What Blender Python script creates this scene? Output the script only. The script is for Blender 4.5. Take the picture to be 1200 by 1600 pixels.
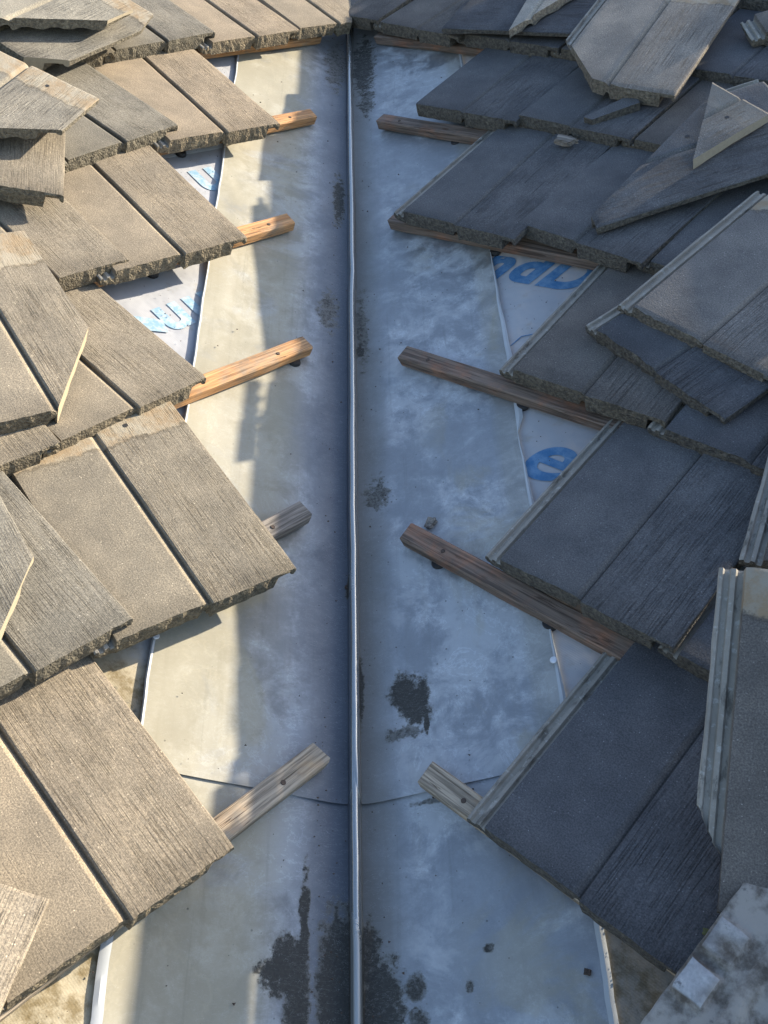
import bpy, bmesh, math, random
from mathutils import Matrix, Vector, noise
from math import sin, cos, pi, radians

S2 = 2 ** .5
PITCH = 0.410278            # roof pitch, both slopes
CP, SP = cos(PITCH), sin(PITCH)
scene = bpy.context.scene
for o in list(bpy.data.objects):
    bpy.data.objects.remove(o)
COL = scene.collection

# ------------------------------------------------------------------ camera
cam_data = bpy.data.cameras.new('camera')
cam = bpy.data.objects.new('camera', cam_data)
COL.objects.link(cam)
Rv, Uv, Fv = Vector((0.9991696, -0.0342458, 0.02207567)), Vector((0.00116245, 0.5655472, 0.82471511)), Vector((0.04072786, 0.82400461, -0.56511737))
M = Matrix((Rv, Uv, -Fv)).transposed().to_4x4()
M.translation = Vector((-0.01376848, 1.51220256, 1.92499839))
cam.matrix_world = M
cam_data.sensor_width = 36
cam_data.lens = 36 * 1474.4875 / 1600
cam_data.clip_start = .02
cam_data.clip_end = 400
scene.camera = cam
scene.render.resolution_x, scene.render.resolution_y = 768, 1024

# ------------------------------------------------------------------ light
SUN_AZ, SUN_EL = radians(27), radians(22.9)      # azimuth from +X towards +Y
world = bpy.data.worlds.new('World')
scene.world = world
world.use_nodes = True
wn = world.node_tree.nodes
bg = wn['Background']
sky = wn.new('ShaderNodeTexSky')
sky.sky_type = 'NISHITA'
sky.sun_disc = False
sky.sun_elevation = SUN_EL
sky.sun_rotation = pi / 2 - SUN_AZ
sky.air_density = 1.0
sky.dust_density = 1.5
sky.ozone_density = 1.0
world.node_tree.links.new(sky.outputs[0], bg.inputs[0])
bg.inputs[1].default_value = 0.15
sun_data = bpy.data.lights.new('sun', 'SUN')
sun_data.energy = 5.0
sun_data.angle = radians(.53)
sun_data.color = (1.0, .88, .69)
sun = bpy.data.objects.new('sun', sun_data)
COL.objects.link(sun)
sd = Vector((cos(SUN_EL) * cos(SUN_AZ), cos(SUN_EL) * sin(SUN_AZ), sin(SUN_EL)))
sun.rotation_euler = sd.to_track_quat('Z', 'Y').to_euler()
sun.location = sd * 20
scene.view_settings.view_transform = 'Standard'
scene.view_settings.look = 'None'
scene.view_settings.gamma = 1
scene.view_settings.use_curve_mapping = False
scene.view_settings.exposure = 1.34

# ------------------------------------------------------------------ frames of the two slopes
def frame(side):
    if side == 'L':
        return Vector((1 / S2, 1 / S2, 0)), Vector((-CP / S2, CP / S2, SP)), Vector((SP / S2, -SP / S2, CP))
    return Vector((1 / S2, -1 / S2, 0)), Vector((CP / S2, CP / S2, SP)), Vector((-SP / S2, -SP / S2, CP))

def pose(side, q):
    a, b, n = frame(side)
    B = Matrix((a, b, n)).transposed()
    R = Matrix.Rotation(q[3], 3, 'Z') @ Matrix.Rotation(q[4], 3, 'X') @ Matrix.Rotation(q[5], 3, 'Y')
    m = (B @ R).to_4x4()
    m.translation = B @ Vector(q[:3])
    return m

def on_roof(side, X, v, n):
    """X runs to the right as seen from below, v up the slope, n off the deck"""
    a, b, nn = frame(side)
    return a * X + b * v + nn * n

def plan(x, y, n=0.0):
    """point above plan position (x, y), n above the deck"""
    z = (abs(x) + y) / S2 * SP / CP
    nn = frame('L' if x < 0 else 'R')[2]
    return Vector((x, y, z)) + nn * n

# ------------------------------------------------------------------ objects
def tag(o, label=None, cat=None, group=None, kind=None):
    for k, v in (('label', label), ('category', cat), ('group', group), ('kind', kind)):
        if v:
            o[k] = v
    return o

def link(name, mesh, mats=(), parent=None):
    o = bpy.data.objects.new(name, mesh)
    COL.objects.link(o)
    for m in mats:
        if m.name not in [x.name for x in mesh.materials if x]:
            mesh.materials.append(m)
    if parent:
        o.parent = parent
    return o

def mesh_py(name, verts, faces, smooth=False):
    me = bpy.data.meshes.new(name)
    me.from_pydata([tuple(v) for v in verts], [], faces)
    if smooth:
        me.polygons.foreach_set('use_smooth', [True] * len(me.polygons))
    me.update()
    return me

# ------------------------------------------------------------------ materials
class NT:
    def __init__(s, name):
        s.m = bpy.data.materials.new(name)
        s.m.use_nodes = True
        s.t = s.m.node_tree
        s.b = s.t.nodes['Principled BSDF']
    def new(s, t, **k):
        n = s.t.nodes.new(t)
        for a, v in k.items():
            setattr(n, a, v)
        return n
    def set(s, sock, v):
        if isinstance(v, bpy.types.NodeSocket):
            s.t.links.new(v, sock)
        elif v is not None:
            sock.default_value = v
    def math(s, op, a, b=None, c=None, clamp=False):
        n = s.new('ShaderNodeMath', operation=op, use_clamp=clamp)
        s.set(n.inputs[0], a); s.set(n.inputs[1], b); s.set(n.inputs[2], c)
        return n.outputs[0]
    def vmath(s, op, a, b=None):
        n = s.new('ShaderNodeVectorMath', operation=op)
        s.set(n.inputs[0], a); s.set(n.inputs[1], b)
        return n.outputs[0]
    def noise(s, vec, scale, detail=4, rough=.55, dist=0.0, color=False):
        n = s.new('ShaderNodeTexNoise')
        s.set(n.inputs['Vector'], vec)
        n.inputs['Scale'].default_value = scale
        n.inputs['Detail'].default_value = detail
        n.inputs['Roughness'].default_value = rough
        n.inputs['Distortion'].default_value = dist
        return n.outputs['Color'] if color else n.outputs['Fac']
    def voro(s, vec, scale, feature='F1'):
        n = s.new('ShaderNodeTexVoronoi', feature=feature)
        s.set(n.inputs['Vector'], vec)
        n.inputs['Scale'].default_value = scale
        return n.outputs['Distance']
    def ramp(s, f, lo, hi, a=0.0, b=1.0):
        n = s.new('ShaderNodeMapRange', interpolation_type='SMOOTHSTEP')
        s.set(n.inputs[0], f)
        n.inputs[1].default_value = lo; n.inputs[2].default_value = hi
        n.inputs[3].default_value = a; n.inputs[4].default_value = b
        return n.outputs[0]
    def mix(s, f, a, b, mode='MIX'):
        n = s.new('ShaderNodeMix', data_type='RGBA', blend_type=mode)
        s.set(n.inputs[0], f)
        for i, v in ((6, a), (7, b)):
            if isinstance(v, (tuple, list)) and len(v) == 3:
                v = (*v, 1)
            s.set(n.inputs[i], v)
        return n.outputs[2]
    def scale(s, vec, xyz):
        n = s.new('ShaderNodeMapping')
        s.set(n.inputs['Vector'], vec)
        n.inputs['Scale'].default_value = xyz
        return n.outputs[0]
    def obj(s):
        return s.new('ShaderNodeTexCoord').outputs['Object']
    def sep(s, vec):
        n = s.new('ShaderNodeSeparateXYZ')
        s.set(n.inputs[0], vec)
        return n.outputs
    def bump(s, h, strength, dist, normal=None):
        n = s.new('ShaderNodeBump')
        n.inputs['Strength'].default_value = strength
        n.inputs['Distance'].default_value = dist
        s.set(n.inputs['Height'], h)
        if normal is not None:
            s.set(n.inputs['Normal'], normal)
        return n.outputs[0]
    def out(s, color=None, rough=None, metal=None, normal=None, spec=None):
        s.set(s.b.inputs['Base Color'], (*color, 1) if isinstance(color, (tuple, list)) and len(color) == 3 else color)
        s.set(s.b.inputs['Roughness'], rough)
        s.set(s.b.inputs['Metallic'], metal)
        s.set(s.b.inputs['Normal'], normal)
        s.set(s.b.inputs['Specular IOR Level'], spec)
        return s.m

TA, TB, TW, TL = .157, .158, .315, .42       # tile: left panel, right panel, width, length
LIP = .034
TH = .026

def obj_info(n):
    oi = n.new('ShaderNodeObjectInfo')
    off = n.new('ShaderNodeCombineXYZ')
    n.set(off.inputs[0], n.math('MULTIPLY', oi.outputs['Random'], 37.0))
    n.set(off.inputs[1], n.math('MULTIPLY', oi.outputs['Random'], 91.0))
    return oi, off.outputs[0]

def tile_coat():
    n = NT('tile_coating')
    oi, off = obj_info(n)
    p = n.obj()
    x, y, z = n.sep(p)
    pr = n.vmath('ADD', p, off)
    base = oi.outputs['Color']
    big = n.noise(pr, 9, 5, .6)
    mid = n.noise(pr, 45, 5, .65)
    fine = n.noise(pr, 420, 3, .7)
    grit = n.voro(pr, 330)
    # broomed strokes run down the right panel, slightly wandering
    wand = n.vmath('ADD', n.scale(pr, (460, 8, 1)), n.vmath('MULTIPLY', n.noise(n.scale(pr, (1, .35, 1)), 9, 2, color=True), (4.2, 0, 0)))
    st = n.noise(wand, 1.0, 5, .7)
    st2 = n.noise(n.scale(pr, (480, 20, 1)), 1.0, 3, .6)
    broken = n.ramp(n.noise(n.scale(pr, (1, .5, 1)), 22, 4), .38, .62, .15, 1)
    right = n.ramp(x, TA, TA + .004)
    right = n.math('MAXIMUM', right, .12)
    strokes = n.math('MULTIPLY', n.ramp(st, .50, .34), n.math('MULTIPLY', right, broken))
    c = n.mix(n.ramp(big, .3, .72), n.mix(1, base, (.80, .80, .80), 'MULTIPLY'), n.mix(1, base, (1.16, 1.14, 1.10), 'MULTIPLY'))
    c = n.mix(n.ramp(mid, .3, .7, 0, .5), c, n.mix(1, c, (.86, .85, .84), 'MULTIPLY'))
    c = n.mix(n.ramp(fine, .3, .75), n.mix(1, c, (.66, .66, .67), 'MULTIPLY'), n.mix(1, c, (1.40, 1.39, 1.37), 'MULTIPLY'))
    c = n.mix(n.math('MULTIPLY', strokes, .30), c, n.mix(1, c, (.42, .42, .44), 'MULTIPLY'))
    c = n.mix(n.math('MULTIPLY', right, .30), c, n.mix(n.ramp(st2, .3, .7), n.mix(1, c, (.72, .72, .73), 'MULTIPLY'), n.mix(1, c, (1.22, 1.21, 1.2), 'MULTIPLY')))
    # pale sand grains
    sp = n.math('MULTIPLY', n.ramp(n.voro(pr, 150), .16, .07), n.ramp(n.noise(pr, 60, 2), .44, .56))
    c = n.mix(n.math('MULTIPLY', sp, .8), c, n.mix(1, c, (2.6, 2.6, 2.6), 'MULTIPLY'))
    # lichen bloom, rubbed chalky scuffs and darkening towards the butt
    li = n.math('MULTIPLY', n.ramp(n.noise(pr, 70, 6, .75), .60, .68), n.ramp(n.noise(pr, 8, 3), .48, .60))
    c = n.mix(n.math('MULTIPLY', li, .5), c, n.mix(1, c, (1.9, 1.95, 1.85), 'MULTIPLY'))
    sc = n.math('MULTIPLY', n.ramp(n.noise(n.scale(pr, (1, .25, 1)), 30, 6, .72, .6), .62, .72), n.ramp(n.noise(pr, 6, 2), .5, .66))
    c = n.mix(n.math('MULTIPLY', sc, .35), c, n.mix(1, c, (1.55, 1.5, 1.42), 'MULTIPLY'))
    so = n.math('MULTIPLY', n.ramp(n.math('ADD', y, n.math('MULTIPLY', n.math('SUBTRACT', mid, .5), .10)), .055, .0), .45)
    c = n.mix(so, c, n.mix(1, c, (.55, .54, .53), 'MULTIPLY'))
    # worn dark blotches
    bl = n.ramp(n.noise(pr, 5, 6, .62, .4), .58, .74)
    c = n.mix(n.math('MULTIPLY', bl, .35), c, n.mix(1, c, (.55, .56, .60), 'MULTIPLY'))
    # groove and front edge wear
    gr = n.ramp(n.math('ABSOLUTE', n.math('SUBTRACT', x, TA - .006)), .009, .002)
    c = n.mix(n.math('MULTIPLY', gr, .30), c, n.mix(1, c, (1.5, 1.4, 1.2), 'MULTIPLY'))
    gd = n.math('MULTIPLY', n.ramp(n.math('ABSOLUTE', n.math('SUBTRACT', x, TA - .0018)), .0030, .0012), .6)
    c = n.mix(gd, c, n.mix(1, c, (.35, .34, .33), 'MULTIPLY'))
    # bare strip at the head, where the next course covered it
    hy = n.math('ADD', y, n.math('MULTIPLY', n.math('SUBTRACT', n.noise(pr, 22, 5, .7), .5), .055))
    head = n.math('MULTIPLY', n.ramp(hy, TL - .066, TL - .058), oi.outputs['Alpha'])
    hc = n.mix(n.ramp(n.noise(pr, 24, 7, .72), .38, .62), n.mix(.75, base, (.30, .215, .125)), n.mix(.5, base, (.43, .38, .29)))
    hc = n.mix(n.ramp(n.noise(n.scale(pr, (1, .4, 1)), 34, 5, .7), .55, .70, 0, .4), hc, (.15, .12, .085))
    c = n.mix(n.math('MULTIPLY', head, .9), c, hc)
    rim = n.math('MULTIPLY', n.ramp(n.math('ABSOLUTE', n.math('SUBTRACT', hy, TL - .065)), .006, .001), oi.outputs['Alpha'])
    c = n.mix(n.math('MULTIPLY', rim, .4), c, n.mix(1, c, (.5, .46, .4), 'MULTIPLY'))
    # the channel beside the left panel is dirtier and grey
    lip = n.ramp(x, -.001, -.003)
    lc = n.mix(n.noise(pr, 26, 5, .7), (.15, .138, .12), (.34, .322, .29))
    lc = n.mix(n.ramp(n.noise(n.scale(pr, (1, .35, 1)), 42, 6, .7), 0.55, .66, 0, .6), lc, (.045, .042, .036))
    lc = n.mix(n.ramp(n.noise(pr, 75, 5, .7), .56, .66, 0, .7), lc, (.36, .36, .34))
    c = n.mix(lip, c, lc)
    h = n.math('ADD', n.math('MULTIPLY', fine, .35), n.math('MULTIPLY', grit, .35))
    b1 = n.bump(h, .75, .0011)
    b2 = n.bump(n.math('SUBTRACT', n.math('MULTIPLY', st2, n.math('MULTIPLY', right, .5)), n.math('MULTIPLY', strokes, 1.2)), .9, .0017, b1)
    b3 = n.bump(mid, .5, .0016, b2)
    return n.out(c, .93, 0, b3, .25)

def tile_core():
    """raw concrete of the butt ends and sides"""
    n = NT('tile_raw_concrete')
    oi, off = obj_info(n)
    pr = n.vmath('ADD', n.obj(), off)
    base = n.mix(.45, oi.outputs['Color'], (.125, .108, .082))
    a = n.noise(pr, 150, 5, .7)
    agg = n.voro(pr, 260)
    c = n.mix(n.ramp(a, .35, .66), n.mix(1, base, (.55, .55, .55), 'MULTIPLY'), n.mix(1, base, (1.25, 1.22, 1.12), 'MULTIPLY'))
    c = n.mix(n.ramp(agg, .30, .12, 0, .55), c, n.mix(1, c, (1.5, 1.5, 1.45), 'MULTIPLY'))
    c = n.mix(n.math('MULTIPLY', n.ramp(n.noise(pr, 40, 4), .58, .68), .35), c, n.mix(1, c, (1.7, 1.75, 1.7), 'MULTIPLY'))
    h = n.math('ADD', a, n.math('MULTIPLY', agg, -.8))
    return n.out(c, .97, 0, n.bump(h, 1.0, .0028), .15)

def tile_cut():
    """fresh saw cut"""
    n = NT('tile_saw_cut')
    oi, off = obj_info(n)
    pr = n.vmath('ADD', n.obj(), off)
    base = n.mix(.55, n.mix(1, oi.outputs['Color'], (1.3, 1.3, 1.3), 'MULTIPLY'), (.46, .38, .26))
    a = n.noise(pr, 140, 4, .7)
    c = n.mix(a, n.mix(1, base, (.7, .7, .7), 'MULTIPLY'), n.mix(1, base, (1.2, 1.2, 1.15), 'MULTIPLY'))
    return n.out(c, .9, 0, n.bump(a, .6, .001), .2)

def wood(name, fresh, grey, amount):
    n = NT(name)
    oi, off = obj_info(n)
    p = n.obj()
    x, y, z = n.sep(p)
    pr = n.vmath('ADD', p, off)
    g = n.noise(n.scale(pr, (7, 190, 190)), 1, 5, .62, .35)
    g2 = n.noise(n.scale(pr, (2.2, 50, 50)), 1, 3, .5, 1.2)
    rings = n.math('SINE', n.math('MULTIPLY', g2, 46))
    fr = n.mix(n.ramp(g, .36, .64), tuple(v * .58 for v in fresh), tuple(min(1, v * 1.15) for v in fresh))
    fr = n.mix(n.ramp(rings, .35, .95, 0, .42), fr, tuple(v * f for v, f in zip(fresh, (.62, .45, .34))))
    gy = n.mix(n.ramp(g, .34, .6), tuple(v * .4 for v in grey), grey)
    gy = n.mix(n.ramp(rings, .3, .9, 0, .35), gy, tuple(v * .45 for v in grey))
    m = n.ramp(n.noise(pr, 11, 5, .65), .5 - amount * .5, .78 - amount * .5)
    c = n.mix(m, fr, gy)
    knot = n.ramp(n.voro(n.scale(pr, (9, 26, 26)), 1), .13, .05)
    c = n.mix(n.math('MULTIPLY', knot, .8), c, (.07, .035, .02))
    crack = n.ramp(n.math('ABSOLUTE', n.math('SUBTRACT', n.noise(n.scale(pr, (1.6, 46, 46)), 1, 4, .6, .6), .5)), .012, .003)
    crack = n.math('MULTIPLY', crack, n.ramp(n.noise(pr, 9, 3), .48, .6))
    c = n.mix(n.math('MULTIPLY', crack, .75), c, (.05, .03, .02))
    return n.out(c, .72, 0, n.bump(n.math('ADD', n.math('SUBTRACT', g, crack), n.math('MULTIPLY', rings, .08)), .7, .0016), .3)

STAINS = [  # plan x, plan y, half width, half length, ragged, density
    (.082, 2.596, .020, .026, .9, 1), (.098, 2.566, .019, .024, .9, 1), (.107, 2.582, .012, .030, .9, .9), (.112, 2.537, .0035, .014, 1.0, 1),
    (.080, 2.530, .022, .010, 1.6, .55), (.010, 2.61, .005, .045, 1.2, .9), (.018, 2.225, .014, .042, 1.1, .8), (.034, 2.17, .026, .050, .9, .95),
    (.078, 2.186, .014, .013, .8, .75), (.080, 2.148, .012, .012, .8, .7), (-.094, 2.208, .018, .030, 1.0, 1), (-.071, 2.262, .006, .060, 1.0, 1),
    (-.110, 2.196, .016, .018, 1.5, .9), (-.078, 2.175, .015, .060, .9, .9), (-.020, 2.19, .030, .085, .6, 1), (-.0275, 2.26, .007, .030, .9, .85),
    (-.030, 3.93, .012, .085, 1.3, .9), (-.050, 3.50, .020, .05, 1.6, .55), (.022, 3.46, .012, .09, 1.8, .55), (.018, 3.39, .008, .020, 1.3, .9),
    (.045, 3.00, .018, .030, 1.9, .6), (.04, 4.58, .028, .15, 1.2, .8), (.045, 4.38, .018, .06, 1.5, .65), (-.035, 4.60, .03, .12, 1.5, .55),
    (-.008, 2.80, .006, .016, 1.2, 1), (.176, 2.215, .006, .004, 1.2, .8), (.148, 2.175, .005, .005, 1.2, .6), (.12, 2.42, .035, .004, 1.2, .5),
]

def metal():
    n = NT('weathered_galvanised_steel')
    p = n.obj()
    x, y, z = n.sep(p)
    ax = n.math('ABSOLUTE', x)
    big = n.noise(p, 3.1, 7, .66, .25)
    med = n.noise(p, 12, 8, .72, .35)
    fine = n.noise(p, 60, 5, .7)
    scr = n.noise(n.scale(p, (30, 90, 30)), 1, 4, .7, 1.5)
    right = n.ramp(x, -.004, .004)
    # bare zinc patina, chalky white rust, olive dust film
    c = n.mix(n.ramp(med, .3, .72), (.245, .258, .275), (.325, .34, .358))
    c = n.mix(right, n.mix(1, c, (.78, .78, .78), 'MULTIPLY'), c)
    ox = n.math('MULTIPLY', n.ramp(n.math('ADD', n.math('MULTIPLY', big, .6), n.math('MULTIPLY', med, .5)), .50, .62), n.ramp(ax, .04, .10))
    c = n.mix(n.math('MULTIPLY', ox, .58), c, n.mix(fine, (.40, .42, .445), (.48, .50, .525)))
    vein = n.ramp(n.math('ABSOLUTE', n.math('SUBTRACT', n.noise(p, 13, 8, .75, .5), .5)), .016, .003)
    c = n.mix(n.math('MULTIPLY', vein, n.math('MULTIPLY', ox, .45)), c, (.58, .62, .66))
    dust_n = n.noise(n.vmath('ADD', p, (3.3, 1.1, 0)), 4.2, 6, .6, .8)
    left_dust = n.math('MULTIPLY', n.ramp(x, -.07, -.16), n.ramp(dust_n, .33, .5, .35, 1))
    right_dust = n.math('MULTIPLY', n.ramp(ax, .10, .22), n.ramp(dust_n, .52, .62, 0, .55))
    dust = n.math('MAXIMUM', left_dust, n.math('MULTIPLY', right, right_dust))
    c = n.mix(n.math('MULTIPLY', dust, .72), c, n.mix(med, (.275, .243, .160), (.375, .340, .240)))
    runs = n.noise(n.scale(p, (70, 2.2, 1)), 1, 5, .65, .3)
    runs2 = n.noise(n.scale(p, (26, 1.3, 1)), 1, 4, .6, .4)
    c = n.mix(n.math('MULTIPLY', n.ramp(runs, .56, .72), .28), c, n.mix(1, c, (.62, .62, .60), 'MULTIPLY'))
    c = n.mix(n.math('MULTIPLY', n.ramp(runs2, .55, .75), .30), c, n.mix(1, c, (.74, .72, .66), 'MULTIPLY'))
    tide = n.ramp(n.math('ABSOLUTE', n.math('SUBTRACT', n.noise(n.vmath('ADD', p, (9, 2, 0)), 3.6, 6, .62, .3), .53)), .012, .002)
    c = n.mix(n.math('MULTIPLY', tide, .18), c, n.mix(1, c, (1.35, 1.33, 1.28), 'MULTIPLY'))
    edge_d = n.math('MULTIPLY', n.ramp(ax, .262, .285), n.ramp(y, 2.44, 2.46))
    c = n.mix(n.math('MULTIPLY', edge_d, .35), c, (.27, .25, .19))
    # grime settled along the valley bottom; navy shade left of the rib painted in
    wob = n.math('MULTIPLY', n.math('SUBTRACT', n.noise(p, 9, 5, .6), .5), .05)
    silt_shade = n.ramp(n.math('ADD', n.math('MULTIPLY', ax, n.ramp(right, 0, 1, .72, 1.0)), wob), .086, .016)
    c = n.mix(n.math('MULTIPLY', silt_shade, .80), c, n.mix(right, (.034, .044, .066), (.105, .098, .084)))
    # stains with shapes of their own
    w1 = n.math('SUBTRACT', n.noise(p, 48, 6, .72), .5)
    w2 = n.math('SUBTRACT', n.noise(p, 170, 4, .7), .5)
    tot = None
    for sx, sy, hx, hy, rg, dn in STAINS:
        dx = n.math('DIVIDE', n.math('SUBTRACT', x, sx), hx)
        dy = n.math('DIVIDE', n.math('SUBTRACT', y, sy), hy)
        d = n.math('SQRT', n.math('ADD', n.math('MULTIPLY', dx, dx), n.math('MULTIPLY', dy, dy)))
        d = n.math('ADD', d, n.math('MULTIPLY', n.math('ADD', n.math('MULTIPLY', w1, 2.6), w2), rg))
        m = n.ramp(d, 1.55, .70, 0, dn)
        tot = m if tot is None else n.math('MAXIMUM', tot, m)
    spk = n.math('MULTIPLY', n.ramp(n.voro(p, 55), .10, .06), n.ramp(n.noise(p, 13, 3), .55, .66, 0, .7))
    core_ = n.ramp(n.math('ADD', tot, n.math('MULTIPLY', n.math('SUBTRACT', n.noise(p, 120, 6, .75), .5), 1.7)), .36, .86)
    c = n.mix(n.math('MULTIPLY', n.ramp(tot, .0, .55), .65), c, (.10, .092, .072))
    tot = n.math('MAXIMUM', core_, spk)
    tot = n.math('MULTIPLY', tot, .93)
    c = n.mix(tot, c, n.mix(n.noise(p, 260, 3), (.010, .011, .011), (.056, .052, .044)))
    scratch = n.ramp(n.math('ABSOLUTE', n.math('SUBTRACT', scr, .5)), .006, .001, 0, .25)
    c = n.mix(scratch, c, (.55, .56, .56))
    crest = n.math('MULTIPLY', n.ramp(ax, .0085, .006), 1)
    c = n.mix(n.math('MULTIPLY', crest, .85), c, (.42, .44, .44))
    rough = n.ramp(n.math('MAXIMUM', n.math('MAXIMUM', ox, dust), tot), 0, 1, .40, .70)
    rough = n.math('SUBTRACT', rough, n.math('MULTIPLY', crest, .22))
    met = n.ramp(n.math('MAXIMUM', n.math('MAXIMUM', ox, dust), n.math('MAXIMUM', silt_shade, tot)), 0, 1, .42, .08)
    met = n.math('MAXIMUM', met, n.math('MULTIPLY', crest, .8))
    dent = n.noise(n.scale(p, (1, .55, 1)), 6.5, 2, .5, .3)
    nb = n.bump(dent, .35, .02)
    nb = n.bump(n.math('ADD', n.math('MULTIPLY', fine, .5), n.math('MULTIPLY', tot, 1.2)), .35, .0012, nb)
    return n.out(c, rough, met, nb, .4)

def hem_metal():
    n = NT('bright_hem_steel')
    p = n.obj()
    c = n.mix(n.noise(p, 20, 5, .6), (.36, .38, .40), (.50, .52, .53))
    return n.out(c, .55, .15, n.bump(n.noise(p, 30, 3), .2, .002), .4)

def underlay():
    n = NT('printed_roofing_underlay')
    p = n.obj()
    x, y, z = n.sep(p)
    c = n.mix(n.noise(p, 7, 6, .6), (.27, .28, .31), (.42, .425, .44))
    c = n.mix(n.ramp(n.noise(p, 26, 6, .7), .55, .72, 0, .45), c, (.28, .25, .20))
    # mud washed over the sheet low down in the valley
    wob = n.math('MULTIPLY', n.math('SUBTRACT', n.noise(p, 7, 5, .65), .5), .22)
    mud = n.ramp(n.math('ADD', y, wob), 2.66, 2.58)
    mud = n.math('MULTIPLY', mud, n.math('MAXIMUM', n.ramp(x, .1, -.1), n.ramp(y, 2.45, 2.4)))
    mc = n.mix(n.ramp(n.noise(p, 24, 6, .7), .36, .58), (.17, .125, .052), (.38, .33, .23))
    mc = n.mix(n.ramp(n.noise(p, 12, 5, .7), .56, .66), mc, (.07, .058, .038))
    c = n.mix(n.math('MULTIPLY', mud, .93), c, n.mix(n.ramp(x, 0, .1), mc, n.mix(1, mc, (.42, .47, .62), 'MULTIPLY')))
    weave = n.math('ADD', n.math('SINE', n.math('MULTIPLY', n.math('ADD', x, y), 1400)), n.math('SINE', n.math('MULTIPLY', n.math('SUBTRACT', x, y), 1400)))
    c = n.mix(n.ramp(n.voro(p, 42), .055, .035, 0, .7), c, (.06, .05, .045))
    nb = n.bump(n.noise(n.scale(p, (1, 1, 1)), 9, 3), .6, .012)
    nb = n.bump(n.math('ADD', n.math('MULTIPLY', weave, .03), n.math('MULTIPLY', mud, n.noise(p, 110, 5, .7))), .5, .0016, nb)
    return n.out(c, .68, 0, nb, .35)

def print_ink():
    n = NT('blue_print')
    p = n.obj()
    c = n.mix(n.ramp(n.noise(p, 40, 6, .7), .35, .65), (.05, .15, .30), (.13, .24, .38))
    return n.out(c, .7, 0, None, .3)

def print_ink_faded():
    n = NT('sun_faded_blue_print')
    p = n.obj()
    c = n.mix(n.ramp(n.noise(n.scale(p, (1, 1, 1)), 60, 6, .75), .40, .62), (.20, .34, .45), (.40, .46, .50))
    return n.out(c, .75, 0, None, .3)

def flat(name, col, rough=.6, metal=0.0, sc=60, amt=.35, bump=.0006):
    n = NT(name)
    p = n.obj()
    f = n.noise(p, sc, 5, .7)
    c = n.mix(f, tuple(v * (1 - amt) for v in col), tuple(min(1, v * (1 + amt)) for v in col))
    return n.out(c, rough, metal, n.bump(f, .6, bump))

COAT, CORE, CUT = tile_coat(), tile_core(), tile_cut()
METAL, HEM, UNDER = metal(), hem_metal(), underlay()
INK, INKF = print_ink(), print_ink_faded()
WOOD_FRESH = wood('fresh_pine', (.55, .30, .135), (.36, .27, .19), .12)
WOOD_RED = wood('reddish_pine', (.31, .155, .095), (.20, .15, .12), .50)
WOOD_GREY = wood('silvered_pine', (.33, .22, .14), (.27, .24, .21), .75)
WOOD_PALE = wood('pale_weathered_pine', (.52, .37, .22), (.42, .35, .27), .55)
BLACK = flat('black_rubber', (.018, .018, .02), .6)
NAIL = flat('nail_head_steel', (.62, .64, .68), .45, .3, 200, .2)
RUSTY = flat('rusty_steel', (.07, .05, .04), .8, .2, 90, .5)
MOSS = flat('dry_moss', (.10, .105, .045), .95, 0, 120, .5, .002)

ROOF = {}
for s_, w_ in (('L', 'left slope of the roof, brown tiles in low sun'), ('R', 'right slope of the roof, dark tiles in shade')):
    e_ = bpy.data.objects.new('roof', None)
    COL.objects.link(e_)
    ROOF[s_] = tag(e_, w_, kind='structure')

# ------------------------------------------------------------------ the roof under it all
def deck(side):
    """the printed underlay of one slope, with real sag and wrinkles"""
    X0, X1 = (-1.6, 5.3) if side == 'L' else (-5.3, 1.6)
    verts, faces = [], []
    nu, nv = 190, 190
    xs = -1 if side == 'L' else 1
    # grid in plan: x away from the valley, y along it
    for j in range(nv + 1):
        y = .2 + 7.3 * (j / nv) ** 1.15
        for i in range(nu + 1):
            x = (i / nu) ** 1.5 * 3.6
            nz = .0005 * (noise.noise(Vector((x * 9, y * 6, 3 * xs))) + .5 * noise.noise(Vector((x * 23, y * 17, xs)))) if x > .02 else 0
            verts.append(plan(xs * x if x else xs * 1e-6, y, nz))
    for j in range(nv):
        for i in range(nu):
            a = j * (nu + 1) + i
            f = (a, a + 1, a + nu + 2, a + nu + 1)
            faces.append(f if xs > 0 else f[::-1])
    me = mesh_py('roof_underlay', verts, faces, True)
    link('roof_underlay', me, [UNDER], ROOF[side])
deck('L'); deck('R')

def sheet(name, side, pts, n, mat, label=None, cat=None, thick=.0006, **k):
    """thin flat piece on the deck from (X, v) outline points"""
    top = [on_roof(side, x, v, n) for x, v in pts]
    bot = [on_roof(side, x, v, n - thick) for x, v in pts]
    m = len(pts)
    faces = [tuple(range(m)), tuple(range(2 * m - 1, m - 1, -1))]
    faces += [(i, i + m, (i + 1) % m + m, (i + 1) % m) for i in range(m)]
    o = link(name, mesh_py(name, top + bot, faces), [mat])
    return tag(o, label, cat, **k)

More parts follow.
